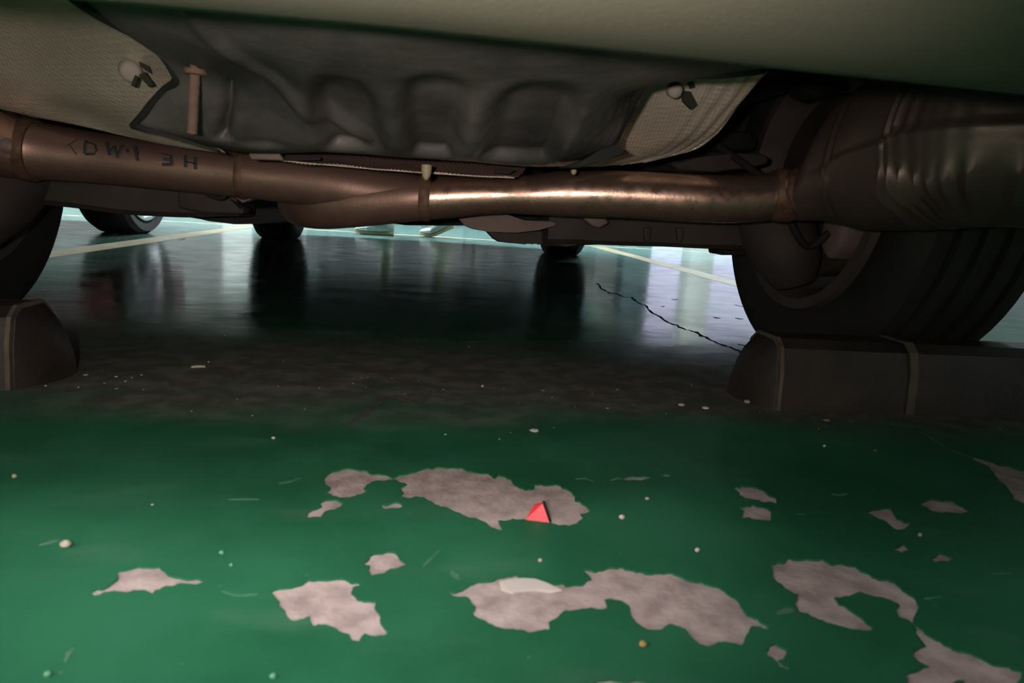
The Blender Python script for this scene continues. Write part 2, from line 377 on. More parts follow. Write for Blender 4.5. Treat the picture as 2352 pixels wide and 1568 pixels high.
# the long crack and short scars in the paint
crk = [(1372,652),(1384,664),(1400,672),(1428,680),(1452,684),(1462,693),(1478,700),(1500,718),(1530,738),(1548,744),(1570,755),(1600,762),(1612,771),(1642,785),(1668,795),(1700,806),(1718,818),(1724,832)]
cj = []
for (a, b) in zip(crk, crk[1:]):
    for k in range(4): cj.append((a[0]+(b[0]-a[0])*k/4+random.uniform(-2.2, 2.2), a[1]+(b[1]-a[1])*k/4+random.uniform(-1.6, 1.6)))
V, F = strip_line('crack', [PF(u, v).xy for u, v in cj], [random.choice((.003, .005, .007, .012)) for _ in cj], .0005)
mesh('crack', V, F, M['crack'], floor)
for a, b, w in (((1542,687),(1557,687),.008), ((1688,700),(1722,706),.006), ((1640,728),(1654,730),.012), ((1690,730),(1706,732),.012), ((1518,703),(1526,703),.006), ((410,551),(425,548),.012), ((1695,790),(1718,793),.004), ((1706,814),(1732,822),.003)):
    V, F = strip_line('paint_scar', [PF(*a).xy, PF((a[0]+b[0])/2, (a[1]+b[1])/2+1).xy, PF(*b).xy], [w*.5, w, w*.4], .0005)
    mesh('paint_scar', V, F, M['crack'], floor)
for pts in ([(795,978),(812,966),(840,948),(866,928),(880,912)], [(905,908),(935,918),(965,930),(975,918),(990,898)], [(965,858),(985,845),(1002,836)], [(1440,893),(1465,905),(1480,915)]):
    V, F = strip_line('dark_scuff', [PF(*p).xy for p in pts], [.002+.006*sin(pi*(i+.5)/len(pts)) for i in range(len(pts))], .0004)
    mesh('dark_scuff', V, F, M['scuff'], floor)

M['scratch'] = mat('pale_scratch', (.035, .17, .095), .7, 0, (.10, .24, .16), 60)
for pts, w in (([(525,1147),(560,1146),(595,1147)], .003), ([(972,1301),(985,1288),(1008,1264)], .0025), ([(1036,1312),(1046,1322),(1053,1330)], .005), ([(510,1358),(545,1368),(590,1365)], .002), ([(1322,1100),(1345,1098),(1362,1105)], .003), ([(90,1252),(120,1244),(138,1240)], .005),
               ([(150,1520),(158,1500),(170,1488)], .003), ([(640,1110),(665,1106),(690,1098)], .004), ([(2110,990),(2150,1012),(2175,1030)], .004), ([(2175,1030),(2200,1038),(2235,1052)], .005), ([(1910,1135),(1930,1137),(1945,1134)], .004), ([(1830,1180),(1848,1182)], .003), ([(2125,1375),(2160,1370)], .004), ([(1785,1410),(1810,1402),(1822,1400)], .006), ([(2280,1318),(2320,1316)], .004)):
    V, F = strip_line('scratch', [PF(*p).xy for p in pts], [w*(.35 if i in (0, len(pts)-1) else 1) for i in range(len(pts))], .0004)
    mesh('scratch', V, F, M['scratch'], floor)

# ------------------------------------------------------------------ room
def struct(name, a, m, label, cat):
    return tag(box(name, a, m), label, cat, kind='structure')
struct('wall_back', (RX0-.2, RX1+.2, RY0-.2, RY0, PZ0, 2.75), M['wall_warm'], 'cream plastered wall behind the parked car', 'wall')
struct('wall_left', (RX0-.2, RX0, RY0, RY1, PZ0, 2.75), M['wall'], 'white plastered side wall on the left of the garage', 'wall')
struct('wall_right', (RX1, RX1+.2, RY0, RY1, PZ0, 2.75), M['wall'], 'white plastered side wall on the right of the garage', 'wall')
bm = bmesh.new()
add_box(bm, RX0-.2, 4.5, RY1, RY1+.2, PZ0, 2.75); add_box(bm, 4.5, 9.7, RY1, RY1+.2, 2.35, 2.75); add_box(bm, 9.7, RX1+.2, RY1, RY1+.2, PZ0, 2.75)
tag(bmobj('wall_front', bm, M['wall']), 'white plastered far wall with the daylight entrance', 'wall', kind='structure')
struct('ceiling', (RX0-.2, RX1+.2, RY0-.2, RY1+.2, 2.75, 2.9), M['ceiling'], 'plain grey concrete garage ceiling', 'ceiling')
def bear(deg, d): return (d*tan(radians(deg)), d)
for i, (bd, d, w, m, lb) in enumerate(((-14.6, 10.5, .42, 'column', 'pale square column across the lane, left of the walking person'),
                                       (-11.0, 12.6, .36, 'column', 'slim pale column near the far wall, behind the walking person'),
                                       (17.3, 11.0, .45, 'column_dark', 'dark painted square column across the lane on the right'),
                                       (22.4, 9.0, .34, 'column', 'pale square column across the lane on the right'),
                                       (-33, 9.5, .45, 'column', 'pale square column far left across the lane'))):
    x, y = bear(bd, d)
    c = box('column', (x-w/2, x+w/2, y-w/2, y+w/2, PZ0, 2.75), M[m], None, .015)
    tag(c, lb, 'column', kind='structure')

def tube_lamp(loc, rz, m, label, L=1.45, rx=0):
    t = empty('ceiling_lamp', loc); t.rotation_euler = (rx, 0, rz); tag(t, label, 'lamp', 'tube lamps of the garage')
    bm = bmesh.new()
    vs = [(-L/2, -.05, .0), (L/2, -.05, 0), (L/2, .05, 0), (-L/2, .05, 0), (-L/2, -.025, .055), (L/2, -.025, .055), (L/2, .025, .055), (-L/2, .025, .055)]
    v = [bm.verts.new(p) for p in vs]
    for f in ((0,3,2,1),(4,5,6,7),(0,1,5,4),(1,2,6,5),(2,3,7,6),(3,0,4,7)): bm.faces.new([v[i] for i in f])
    bmobj('housing', bm, M['lampbody'], t)
    for s in (-1, 1):
        bm = bmesh.new(); lathe(bm, [(-L/2+.02, .001), (-L/2+.02, .013), (L/2-.02, .013), (L/2-.02, .001)], (0, s*.027, -.018), 12, 'X')
        bmobj('lamp_tube', bm, m, t, 40)
        for e in (-1, 1): box('lamp_socket', (e*(L/2-.012)-.01, e*(L/2-.012)+.01, s*.027-.016, s*.027+.016, -.034, .004), M['lampbody'], t)
    return t
pos = ['leftmost', 'second from the left', 'second from the right', 'rightmost']
for i, x in enumerate((-6.5, -3.6, -.7, 2.2)):
    tube_lamp((x, 5.6, 2.69), 0, M['tube_lane'], 'white tube lamp above the driving lane, '+pos[i])
tube_lamp((-.15, -1.15, 2.45), radians(50), M['tube_back'], 'warm tube lamp hung slantwise behind the parked car')
tube_lamp((-3.6, -1.15, 2.45), radians(50), M['tube_back'], 'warm tube lamp hung slantwise behind the red car')
tag(box('column', (-.10, .80, RY0, -.45, PZ0, 2.75), M['blocker'], None, .01), 'added unseen grey concrete pier projecting from the wall behind the parked car', 'column', kind='structure')  # unseen block added to keep back-lamp light off the right-hand floor

# ------------------------------------------------------------------ the parked car seen from below
CARX = -0.02
AX_R, AX_F, TR, HUB = 1.15, 3.85, .78, .318
car = empty('car', (0, 0, 0))
tag(car, 'parked car seen from below behind its rear bumper, with brown exhaust pipes', 'car')

def make_wheel(center, side, parent, alloy=False, name='wheel', R=.322, w=.215, rimr=.212, grooves=True):
    """wheel with its axle along X; side=+1: outer face towards +X"""
    x, y, z = center
    h = empty(name, center, parent)
    hw = w/2
    prof = [(-hw*.80, rimr-.004), (-hw*.93, rimr+.02), (-hw*1.0, rimr+.055), (-hw*.97, R-.030), (-hw*.88, R-.010), (-hw*.80, R-.002)]
    g = []
    if grooves:
        for c in (-.52, -.18, .18, .52):
            g += [(hw*(c-.055), R), (hw*(c-.045), R-.008), (hw*(c+.045), R-.008), (hw*(c+.055), R)]
    prof = prof + g + [(-a, r) for a, r in reversed(prof)]
    prof = prof + [(hw*.62, rimr-.004), (-hw*.62, rimr-.004)]
    bm = bmesh.new(); lathe(bm, prof, (0, 0, 0), 72); bmobj('tyre', bm, M['rubber'], h, 35)
    # rim barrel: flange lip, well, inner drop
    rp = [(-hw*.84, rimr+.010), (-hw*.98, rimr+.006), (-hw*.98, rimr-.012), (-hw*.80, rimr-.026), (-hw*.2, rimr-.030), (hw*.5, rimr-.030), (hw*.82, rimr-.022), (hw*.95, rimr-.008), (hw*.95, rimr+.004), (hw*.84, rimr+.006), (hw*.5, rimr-.010), (-hw*.5, rimr-.010)]
    bm = bmesh.new(); lathe(bm, [(a*side, r) for a, r in rp], (0, 0, 0), 64)
    rm = M['alloy'] if alloy else M['rim']
    rim = bmobj('rim', bm, rm, h, 35)
    bm = bmesh.new(); lathe(bm, [(side*hw*.30, .001), (side*hw*.30, .045), (side*hw*.50, .055), (side*hw*.62, .05), (side*hw*.62, .001)], (0, 0, 0), 32)
    bmobj('hub', bm, rm, h, 40)
    for k in range(5):
        a = 2*pi*k/5 + .3
        pts = []
        for (r, wd, ax) in ((.04, .030, .56), (.12, .022, .62), (rimr-.022, .034, .72)):
            pts.append((r, wd, ax))
        V = []
        for r, wd, ax in pts:
            for s in (-1, 1):
                for dx in (0, -.022):
                    V.append((side*(hw*ax+dx), r*cos(a)-s*wd*sin(a), r*sin(a)+s*wd*cos(a)))
        F = []
        for i in range(2):
            b = i*4
            F += [(b, b+2, b+6, b+4), (b+1, b+5, b+7, b+3), (b, b+4, b+5, b+1), (b+2, b+3, b+7, b+6)]
        F += [(0, 1, 3, 2), (8, 10, 11, 9)]
        mesh('spoke', V, F, rm, rim, 30)
    bm = bmesh.new(); lathe(bm, [(-side*hw*.25, .001), (-side*hw*.25, .150), (-side*hw*.10, .150), (-side*hw*.10, .001)], (0, 0, 0), 40)
    bmobj('brake_disc', bm, M['iron'], h, 40)
    return h
wheels = {}
for nm, yy, s in (('rr', AX_R, 1), ('rl', AX_R, -1), ('fr', AX_F, 1), ('fl', AX_F, -1)):
    wheels[nm] = make_wheel((CARX+s*TR, yy, HUB), s, car)
# brake shield, caliper and lower knuckle on the inner side of the rear wheels
for s in (-1, 1):
    def K(x, y, z): return Vector((CARX+s*x, y, z))
    bm = bmesh.new(); lathe(bm, [(-.006, .02), (-.006, .155), (.008, .158), (.008, .02)], (CARX+s*.715, AX_R, HUB), 40)
    bmobj('brake_shield', bm, M['iron'], car, 40)
    prism('brake_caliper', [K(.66, AX_R-.15, HUB-.10), K(.66, AX_R-.165, HUB-.02), K(.66, AX_R-.15, HUB+.06), K(.66, AX_R-.09, HUB+.06), K(.66, AX_R-.09, HUB-.10), K(.66, AX_R-.12, HUB-.125)], Vector((s*.05, 0, 0)), M['iron_pink'], car, .012)
    tube('knuckle', [K(.60, AX_R+.02, .30), K(.62, AX_R-.02, .24), K(.635, AX_R-.05, .19), K(.65, AX_R-.055, .15)], [.07, .065, .055, .035], M['iron'], car, 18, 24)
    tube('brake_hose', [K(.50, AX_R-.02, .37), K(.56, AX_R-.12, .30), K(.60, AX_R-.12, .24), K(.635, AX_R-.11, .215), K(.66, AX_R-.12, .24)], [.006]*5, M['black'], car, 10, 30)

# ---- rear bumper
def bumper():
    prof = [(.425, .372), (.418, .350), (.402, .339), (.372, .334), (.330, .333), (.285, .338), (.245, .352), (.222, .378), (.208, .43), (.20, .52), (.21, .64), (.24, .74), (.30, .74), (.30, .60), (.40, .50), (.42, .40)]
    n = 49; V = []; F = []
    for i in range(n):
        x = -.91 + 1.82*i/(n-1); k = abs(x)/.91
        dy = .02*k*k + .16*max(0, k-.72)**1.5*6
        for (y, z) in prof: V.append((CARX+x, y+dy, z - .004*k))
    m = len(prof)
    for i in range(n-1):
        for j in range(m): F.append((i*m+j, i*m+(j+1) % m, (i+1)*m+(j+1) % m, (i+1)*m+j))
    F += [tuple(range(m)), tuple(range((n-1)*m, n*m))]
    return mesh('rear_bumper', V, F, M['bumper'], car, 50)
tag(bumper(), 'olive grey rear bumper with a rounded lower lip')

# ---- black plastic spare wheel well, fluted
def tub():
    # rows from the bumper down to the lower edge: (u, v, Y)
    def row(l): return [PY(*p) for p in l]
    rows = [
     row([(150,-40,.60),(420,-30,.52),(700,0,.47),(1000,20,.455),(1300,55,.47),(1560,100,.52),(1790,150,.60)]),
     row([(262,52,.66),(470,80,.60),(720,110,.55),(1000,130,.54),(1270,140,.55),(1500,165,.60),(1640,168,.66)]),
     row([(398,158,.74),(540,170,.68),(740,190,.63),(1000,205,.62),(1250,210,.63),(1400,215,.67),(1466,205,.72)]),
     row([(352,240,.79),(540,250,.73),(740,270,.70),(1000,285,.69),(1230,285,.70),(1370,275,.73),(1436,262,.77)]),
     row([(312,290,.82),(520,318,.78),(740,330,.76),(1000,346,.75),(1220,352,.76),(1330,345,.78),(1404,330,.80)]),
     row([(330,297,.86),(540,338,.83),(740,342,.82),(1000,360,.81),(1200,371,.82),(1300,372,.84),(1350,362,.86)]),
     row([(345,300,.93),(560,346,.92),(760,346,.90),(1000,361,.90),(1200,376,.90),(1290,380,.92),(1340,374,.93)]),
    ]
    def disp(s, t, p):
        g = lambda c, w: exp(-((s-c)/w)**2)
        sm = lambda x: max(0., min(1., x))**2*(3-2*max(0., min(1., x)))
        env = sm((t-.20)/.16)*sm((.80-t)/.10)
        # three flutes with rounded tops, straight walls between them
        def flute(a0, b0, a1, b1, top):
            k = sm((t-.25)/.55); a, b = a0+(a1-a0)*k, b0+(b1-b0)*k; c, w = (a+b)/2, (b-a)/2
            x = (s-c)/w
            return sm((1-abs(x))/.55)*sm((t-top-.09*x*x)/.16)
        rec = (.034*flute(.290, .425, .325, .440, .25) + .030*flute(.430, .570, .450, .540, .22) + .030*flute(.565, .790, .550, .770, .24))*sm((.84-t)/.12)
        c = .17+.24*sm((t-.06)/.75); rib = .013*exp(-((s-c)/.016)**2)*sm((.82-t)/.1)*sm(t/.1)
        gr = .020*exp(-((s-(.125+.055*t))/.012)**2)*sm((t-.34)/.06)*sm((.70-t)/.05)
        hol = .012*exp(-((s-.23)/.05)**2)*env
        lump = .0030*noise.noise(Vector((s*7, t*3, 1.3))) + .0008*noise.noise(Vector((s*40, t*18, 4.)))
        k = rec - rib + gr + hol + lump
        return Vector((0, .80, .55))*k
    return grid('spare_wheel_well', rows, M['tub'], car, 150, 70, disp, .004)
tag(tub(), 'dusty black plastic spare wheel well with flutes')

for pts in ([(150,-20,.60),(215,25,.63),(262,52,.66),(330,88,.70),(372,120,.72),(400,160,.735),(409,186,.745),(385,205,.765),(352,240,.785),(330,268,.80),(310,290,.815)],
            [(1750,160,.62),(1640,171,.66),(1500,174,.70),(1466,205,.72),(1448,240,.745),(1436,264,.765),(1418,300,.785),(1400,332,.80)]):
    tube('well_edge_shadow', [PY(u-(4 if u < 800 else -5), v, Y+.004) for u, v, Y in pts], [.0042]*len(pts), M['black'], car, 10, 60)  # black tube draws the shadow gap along the well's rim

# ---- heat shields
def rowp(l): return [PY(*p) for p in l]
def wr(a, fx, fz):
    return lambda s, t, p: Vector((0, 0, 1))*(a*sin(fx*s+1)*sin(fz*t)) + Vector((0, .7, .5))*.006*noise.noise(Vector((s*4, t*4, .7)))
hs_l = grid('heat_shield', [
    rowp([(-260,-160,.86),(-60,-110,.84),(120,-60,.80),(330,0,.76)]),
    rowp([(-260,-20,.90),(-60,10,.90),(140,50,.87),(400,90,.80)]),
    rowp([(-220,90,.95),(-20,110,.95),(180,140,.91),(450,180,.85)]),
    rowp([(-150,150,.99),(30,185,.98),(220,225,.95),(450,255,.90)]),
    rowp([(-100,210,1.01),(60,240,1.01),(240,280,.99),(470,318,.95)]),
    rowp([(-60,235,1.03),(110,272,1.03),(290,312,1.01),(520,352,.97)]),
  ], M['shield'], car, 60, 50, wr(.004, 12, 9))
tag(hs_l, 'pale embossed aluminium heat shield, large, over the left pipe')
hs_r = grid('heat_shield', [
    rowp([(1400,140,.86),(1500,150,.86),(1640,155,.86),(1765,162,.84)]),
    rowp([(1390,220,.88),(1480,235,.89),(1590,250,.90),(1700,240,.90)]),
    rowp([(1380,300,.92),(1450,315,.93),(1540,325,.94),(1640,310,.95)]),
    rowp([(1350,350,.94),(1420,352,.95),(1500,356,.97),(1585,345,.98)]),
    rowp([(1300,386,.95),(1360,382,.96),(1420,378,.98),(1480,372,.99)]),
  ], M['shield'], car, 50, 40, lambda s, t, p: Vector((0, .7, .5))*(.006*noise.noise(Vector((s*4, t*4, 2.7))) + .0035*sin(s*70+t*6)*max(0, (s-.6)*2.5)))
tag(hs_r, 'pale embossed aluminium heat shield, crumpled, on the right')
strip = grid('heat_shield', [
    rowp([(560,335,1.02),(760,338,1.02),(1000,352,1.02),(1215,370,1.02)]),
    rowp([(580,357,.955),(770,372,.955),(1000,388,.955),(1200,396,.955)]),
    rowp([(600,364,.915),(800,382,.915),(1000,398,.915),(1180,408,.915)]),
  ], M['strip'], car, 380, 26, lambda s, t, p: Vector((0, 0, .002*noise.noise(Vector((s*8, t*3, 5)))+.0012*sin(2*pi*s*70)*sin(2*pi*t*6))))
tag(strip, 'narrow embossed rusty heat shield strip between well and pipe')
tube('shield_edge', [PY(u, v, .914) for u, v in ((600,364),(800,383),(1000,398.5),(1180,408.5))], [.0007]*4, M['shield'], strip, 8, 30)

# clips, studs, plugs
def peg(name, u, v, Y, r, l, m, parent, d=(0, -.8, -.6), cone=.5):
    p = PY(u, v, Y); d = Vector(d).normalized()
    return tube(name, [p, p+d*l*.4, p+d*l*.75, p+d*l*.93, p+d*l], [r, r*.95, r*(cone*.5+.42), r*cone*.62, r*.04], m, parent, 16, 24)
p_top, p_bot = PY(449,140,.70), PY(441,305,.715)
tube('threaded_stud', [p_top, (p_top+p_bot)/2, p_bot], [.0048]*3, M['rust'], car, 16, 40, squash=lambda t: (1+.05*sin(t*190), 1+.05*sin(t*190)))
bm = bmesh.new(); lathe(bm, [(-.003, .001), (-.0022, .0105), (.0022, .0105), (.003, .001)], PY(449,166,.702), 20, 'Z'); bmobj('stud_washer', bm, M['rust'], car, 40)
peg('shield_clip', 300, 160, .875, .013, .014, M['clip'], hs_l, (.3, -.8, -.4), .8)
for q in (([(318,140),(340,150),(345,168),(332,160),(322,152)]), ([(318,172),(332,165),(352,195),(340,198)]), ([(300,196),(310,172),(318,176),(308,200)])):
    prism_uv('tear', q, .858, .006, M['tear'], hs_l, 0)
peg('shield_clip', 1548, 206, .845, .010, .014, M['clip'], hs_r, (-.1, -.9, -.3), .8)
for q in (([(1568,208),(1585,210),(1600,240),(1588,250),(1570,232)]), ([(1582,188),(1592,186),(1596,200),(1588,202)])):
    prism_uv('tear', q, .862, .006, M['tear'], hs_r, 0)
pg = peg('plastic_plug', 980, 380, .86, .0065, .018, M['cream'], car, (0, -.15, -1), .55)
pg['label'] = 'cream plastic plug'
peg('plastic_plug', 1318, 391, .90, .004, .006, M['cream'], car, (0, -.3, -1), .6)
prism_uv('mounting_bracket', [(570,352),(640,350),(652,368),(576,366)], .90, .02, M['iron_pink'], car, .002)
# slot seams along the left edge of the well
prism_uv('well_seam', [(312,283),(345,296),(420,318),(500,343),(499,349),(420,326),(340,304),(310,294)], .80, .012, M['black'], car, .001)
prism_uv('well_seam', [(650,360),(735,360),(735,368),(652,369)], .908, .01, M['black'], car, .001)
prism_uv('well_dark_wedge', [(1440,255),(1428,300),(1418,338),(1448,350),(1395,366),(1340,384),(1290,384),(1340,368),(1385,345),(1412,305)], .80, .03, M['black'], car, .002)  # black wedge between the well and the right heat shield
prism_uv('well_seam', [(1140,388),(1185,390),(1170,400),(1136,398)], .905, .01, M['black'], car, .001)

# ---- exhaust
YP = .95
ex_r = tube('exhaust_pipe', [PY(960,455,1.022), PY(1030,452,1.016), PY(1100,449,1.008), PY(1165,448,1.0), PY(1230,447,.992), PY(1300,445,.985), PY(1450,448,.967), PY(1600,456,.945), PY(1700,457,.935), PY(1790,450,.925), PY(1840,440,.90)],
     [.033, .031, .028, .0265, .029, .0325, .0335, .0335, .0335, .033, .033], M['steel_bright'], car, 40, 90)
tag(ex_r, 'shiny copper brown exhaust pipe on the right')
ex_l = tube('exhaust_pipe', [PY(-330,250,.90), PY(-180,290,.97), PY(-60,318,1.02), PY(60,342,1.05), PY(200,360,1.06), PY(350,378,1.06), PY(500,394,1.06), PY(600,404,1.055), PY(720,418,1.045), PY(860,440,1.035), PY(960,455,1.022)],
     [.050, .050, .047, .041, .036, .034, .034, .0345, .035, .034, .033], M['steel'], car, 40, 110)
tag(ex_l, 'dull brown exhaust pipe on the left with marker writing')
# front pipe with its elbow joining the cross pipe
elb = tube('front_pipe_elbow', [PY(760,452,1.75), PY(720,458,1.40), PY(697,462,1.24), PY(697,465,1.15), PY(738,467,1.075), PY(815,464,1.045), PY(910,458,1.028), PY(990,453,1.018)],
     [.038, .038, .038, .0385, .0385, .037, .0345, .032], M['steel'], car, 40, 90)
tag(elb, 'fat brown front pipe elbow joining the cross pipe')
for (u, v, Y, r, w, nx) in ((978,454,1.02,.0345,.008,(1,-.08,-.02)), (1800,449,.92,.0372,.014,(1,-.3,.02)), (560,400,1.058,.0365,.006,(1,0,-.08)), (66,344,1.05,.0435,.012,(1,0,-.1))):
    p = PY(u, v, Y); d = Vector(nx).normalized()
    tube('weld_band', [p-d*w, p-d*w*.4, p+d*w*.4, p+d*w], [r*.96, r, r, r*.96], M['weld'], car, 36, 8)
# marker writing on the left pipe
def on_pipe(u, h):
    # point just outside the camera-facing side of the left pipe
    vc = 342 + (u-60)*.1285 if u > 60 else 342
    c = PY(u, vc, 1.06); r = .0345 + .0060*max(0, (200-u)/140)
    a = radians(h)
    return c + Vector((0, -cos(a), sin(a)))*(r+.0006)
strokes = [[(178,35),(182,5)], [(204,38),(184,18)], [(190,22),(206,2)],
           [(222,38),(224,6)], [(222,36),(244,30),(248,18),(242,8),(224,5)],
           [(268,42),(278,10)], [(278,10),(286,34)], [(286,34),(296,6)], [(296,6),(304,40)],
           [(330,40),(340,6)], [(314,30),(318,22)], [(340,20),(332,40)],
           [(392,30),(412,28),(414,18),(396,17)], [(414,18),(416,7),(394,4)],
           [(444,34),(446,5)], [(466,32),(468,3)], [(445,18),(467,16)]]
for st in strokes:
    P = []
    for (a, b), (c, d) in zip(st, st[1:]):
        for k in range(6): P.append(on_pipe(a+(c-a)*k/6, b+(d-b)*k/6))
    P.append(on_pipe(*st[-1]))
    tube('marker_stroke', P, [.0022]*len(P), M['marker'], ex_l, 6, max(8, len(P)*2), squash=lambda t: (1, .35))

# ---- mufflers (pressed two-shell boxes with ribs)
def muffler(path, rads, squ, ribs, name, seam_amp, up=(1, 1)):
    seg, n = 420, 96
    P = spline([Vector(p) for p in path], seg); Rr = spline(rads, seg); Sq = spline(squ, seg); Uq = spline([float(q) for q in up], seg); V = []; F = []
    L = [0]
    for i in range(1, seg): L.append(L[-1]+(P[i]-P[i-1]).length)
    ribs = [L[min(seg-1, int(q/(len(path)-1)*(seg-1)))] for q in ribs]     # rib places counted along the control points
    for i in range(seg):
        T = (P[min(i+1, seg-1)]-P[max(i-1, 0)]).normalized(); B = Vector((T.y, -T.x, 0)).normalized(); N = Vector((0, 0, 1))
        rib = sum(exp(-((L[i]-r)/(.0026 if len(ribs) > 6 else .0038))**2) for r in ribs)
        for k in range(n):
            a = 2*pi*k/n; c, s = cos(a), sin(a)
            e = 1.1
            x = abs(c)**e*(1 if c > 0 else -1); z = abs(s)**e*(1 if s > 0 else -1)
            flare = min(1, max(0, (L[i]-.05)/.08))
            lip = exp(-((s+.03)/.035)**2)                  # folded seam where the upper shell tucks into the lower one
            rr = Rr[i] + flare*(.0015*lip - (.006 if s > .0 else 0)) + rib*flare*(.004*(1-lip) if s > -.08 else .001+.011*exp(-((s+.58)/.17)**2))
            V.append(P[i] + B*(x*rr*Sq[i]) + N*(z*rr*(Uq[i] if z > 0 else 1)))
    for i in range(seg-1):
        for k in range(n):
            a, b = i*n+k, i*n+(k+1) % n; F.append((a, b, b+n, a+n))
    F += [tuple(range(n-1, -1, -1)), tuple(range((seg-1)*n, seg*n))]
    return mesh(name, V, F, M['muffler'], car, 60)
mu = muffler([PY(1790,450,.930), PY(1845,442,.91), PY(1900,413,.885), PY(1955,399,.86), PY(2015,385,.83), PY(2161,346,.755), PY(2352,309,.675), Vector((.78, .64, .352)), Vector((.88, .63, .352)), Vector((.90, .628, .352))],
     [.033, .039, .055, .067, .079, .092, .097, .097, .092, .03], [1, 1.05, 1.1, 1.15, 1.15, 1.1, 1.0, 1.0, 1.0, 1.0], [4.96, 5.35, 5.49, 5.585, 5.67, 5.735, 5.82, 5.95, 6.2, 6.5, 6.8, 7.1], 'muffler', 0, (1, 1.1, 1.7, 1.75, 1.6, 1.35, 1.15, 1.1, 1.1, 1))
tag(mu, 'ribbed brown muffler box on the right')
muffler([PY(62,343,1.05), PY(-60,318,1.02), PY(-160,290,.98), Vector((-.68, .94, .34)), Vector((-.76, .82, .345)), Vector((-.86, .78, .345)), Vector((-.89, .77, .345))],
     [.038, .044, .060, .078, .082, .08, .03], [1, 1.1, 1.2, 1.25, 1.3, 1.3, 1.0], [3.1, 3.5, 3.9, 4.3, 4.7], 'muffler', 0)

# ---- rear axle and arms
def arm(name, pts, rads, m, sq=(1, 1), **k): return tube(name, pts, rads, m, car, 24, 60, squash=lambda t: sq, **k)
# cross beam: U-profile running between the wheels behind the pipes
bp = [(.0, .235), (.0, .205), (.012, .197), (.10, .197), (.112, .205), (.112, .275), (.09, .285), (.02, .285), (.0, .27)]
def beam(x0, x1, y, dz=0, name='rear_axle_beam', m='iron', sag=None):
    n = 26; V = []; F = []; k = len(bp)
    for i in range(n):
        x = x0+(x1-x0)*i/(n-1); s = sag(x) if sag else 0
        for (a, z) in bp: V.append((x, y+a, z+dz+s+.0015*noise.noise(Vector((x*14, a*20, 2)))))
    for i in range(n-1):
        for j in range(k): F.append((i*k+j, i*k+(j+1) % k, (i+1)*k+(j+1) % k, (i+1)*k+j))
    F += [tuple(range(k)), tuple(range((n-1)*k, n*k))]
    return mesh(name, V, F, M[m], car, 30)
beam(-.64, -.30, 1.13, .0, sag=lambda x: .004+.004*sin(x*18))
beam(.20, .60, 1.13, .0, sag=lambda x: -.006+.010*(x-.2)/.4)
beam(-.30, .20, 1.22, .035, 'rear_subframe', 'black')
# left lower arm: long dark pressed arm
prism_uv('lower_arm', [(330,466),(430,470),(560,478),(640,474),(680,492),(680,512),(590,514),(540,515),(480,508),(460,503),(400,494),(375,487),(320,481)], 1.28, .10, M['black'], car, .008)
prism_uv('arm_bracket', [(470,425),(520,428),(540,452),(556,466),(600,450),(618,436),(560,420)], 1.08, .05, M['iron_pink'], car, .006)
prism_uv('arm_bracket', [(405,400),(480,405),(500,430),(512,452),(560,478),(560,492),(470,490),(408,478)], 1.11, .05, M['iron'], car, .008)
arm('brake_line', [PY(460,428,1.07), PY(475,445,1.065), PY(505,455,1.06), PY(520,445,1.06), PY(532,432,1.07)], [.0035]*5, M['black'])
# centre: heat-dark tunnel parts beyond the pipe
prism_uv('tunnel_brace', [(820,470),(1150,478),(1150,516),(1060,518),(1000,518),(930,517),(860,509),(830,500)], 1.45, .12, M['black'], car, .008)
# right lower arm: cast arm with a pointed nose, then dark bush housing
prism_uv('lower_arm', [(1052,500),(1100,492),(1165,488),(1180,502),(1205,506),(1268,507),(1280,513),(1276,520),(1240,528),(1190,534),(1120,532),(1085,526),(1066,518)], 1.12, .07, M['iron_pink'], car, .012)
prism_uv('bush_housing', [(1112,526),(1180,530),(1240,528),(1262,545),(1255,560),(1236,559),(1228,561),(1222,558),(1215,561),(1208,558),(1160,557),(1142,555),(1128,540)], 1.19, .08, M['iron'], car, .004)
prism_uv('damper_foot', [(1288,490),(1326,492),(1326,520),(1318,527),(1294,525),(1286,516)], 1.16, .06, M['iron'], car, .006)
prism_uv('damper_bracket', [(1330,492),(1392,500),(1400,512),(1378,524),(1362,520)], 1.09, .03, M['iron_pink'], car, .004)
prism_uv('arm_bracket', [(1240,535),(1290,520),(1340,522),(1420,530),(1420,560),(1300,566),(1245,566)], 1.20, .08, M['iron'], car, .010)
prism_uv('jack_pad', [(1653,566),(1705,567),(1720,586),(1656,586)], 1.24, .06, M['black'], car, .003)
for u in (1480, 1555):
    prism_uv('beam_rib', [(u,522),(u+18,522),(u+14,556),(u+2,556)], 1.122, .012, M['iron'], car, .003)
# plate and rail in the dark bay above the pipe on the right
prism_uv('side_plate', [(1540,372),(1600,362),(1690,352),(1745,350),(1768,360),(1765,376),(1720,388),(1640,394),(1560,392)], 1.10, .03, M['iron'], car, .006)
prism_uv('side_plate', [(1510,300),(1720,300),(1745,320),(1740,345),(1500,345)], 1.30, .05, M['black'], car, .01)
prism_uv('chassis_rail', [(1480,395),(1960,395),(1960,150),(1830,150),(1480,330)], 1.42, .10, M['black'], car, .01)
for q, Y in ((([(1845,188),(1950,182),(1960,205),(1880,222),(1850,212)]), .95),):
    prism_uv('frame_lug', q, Y, .05, M['black'], car, .006)

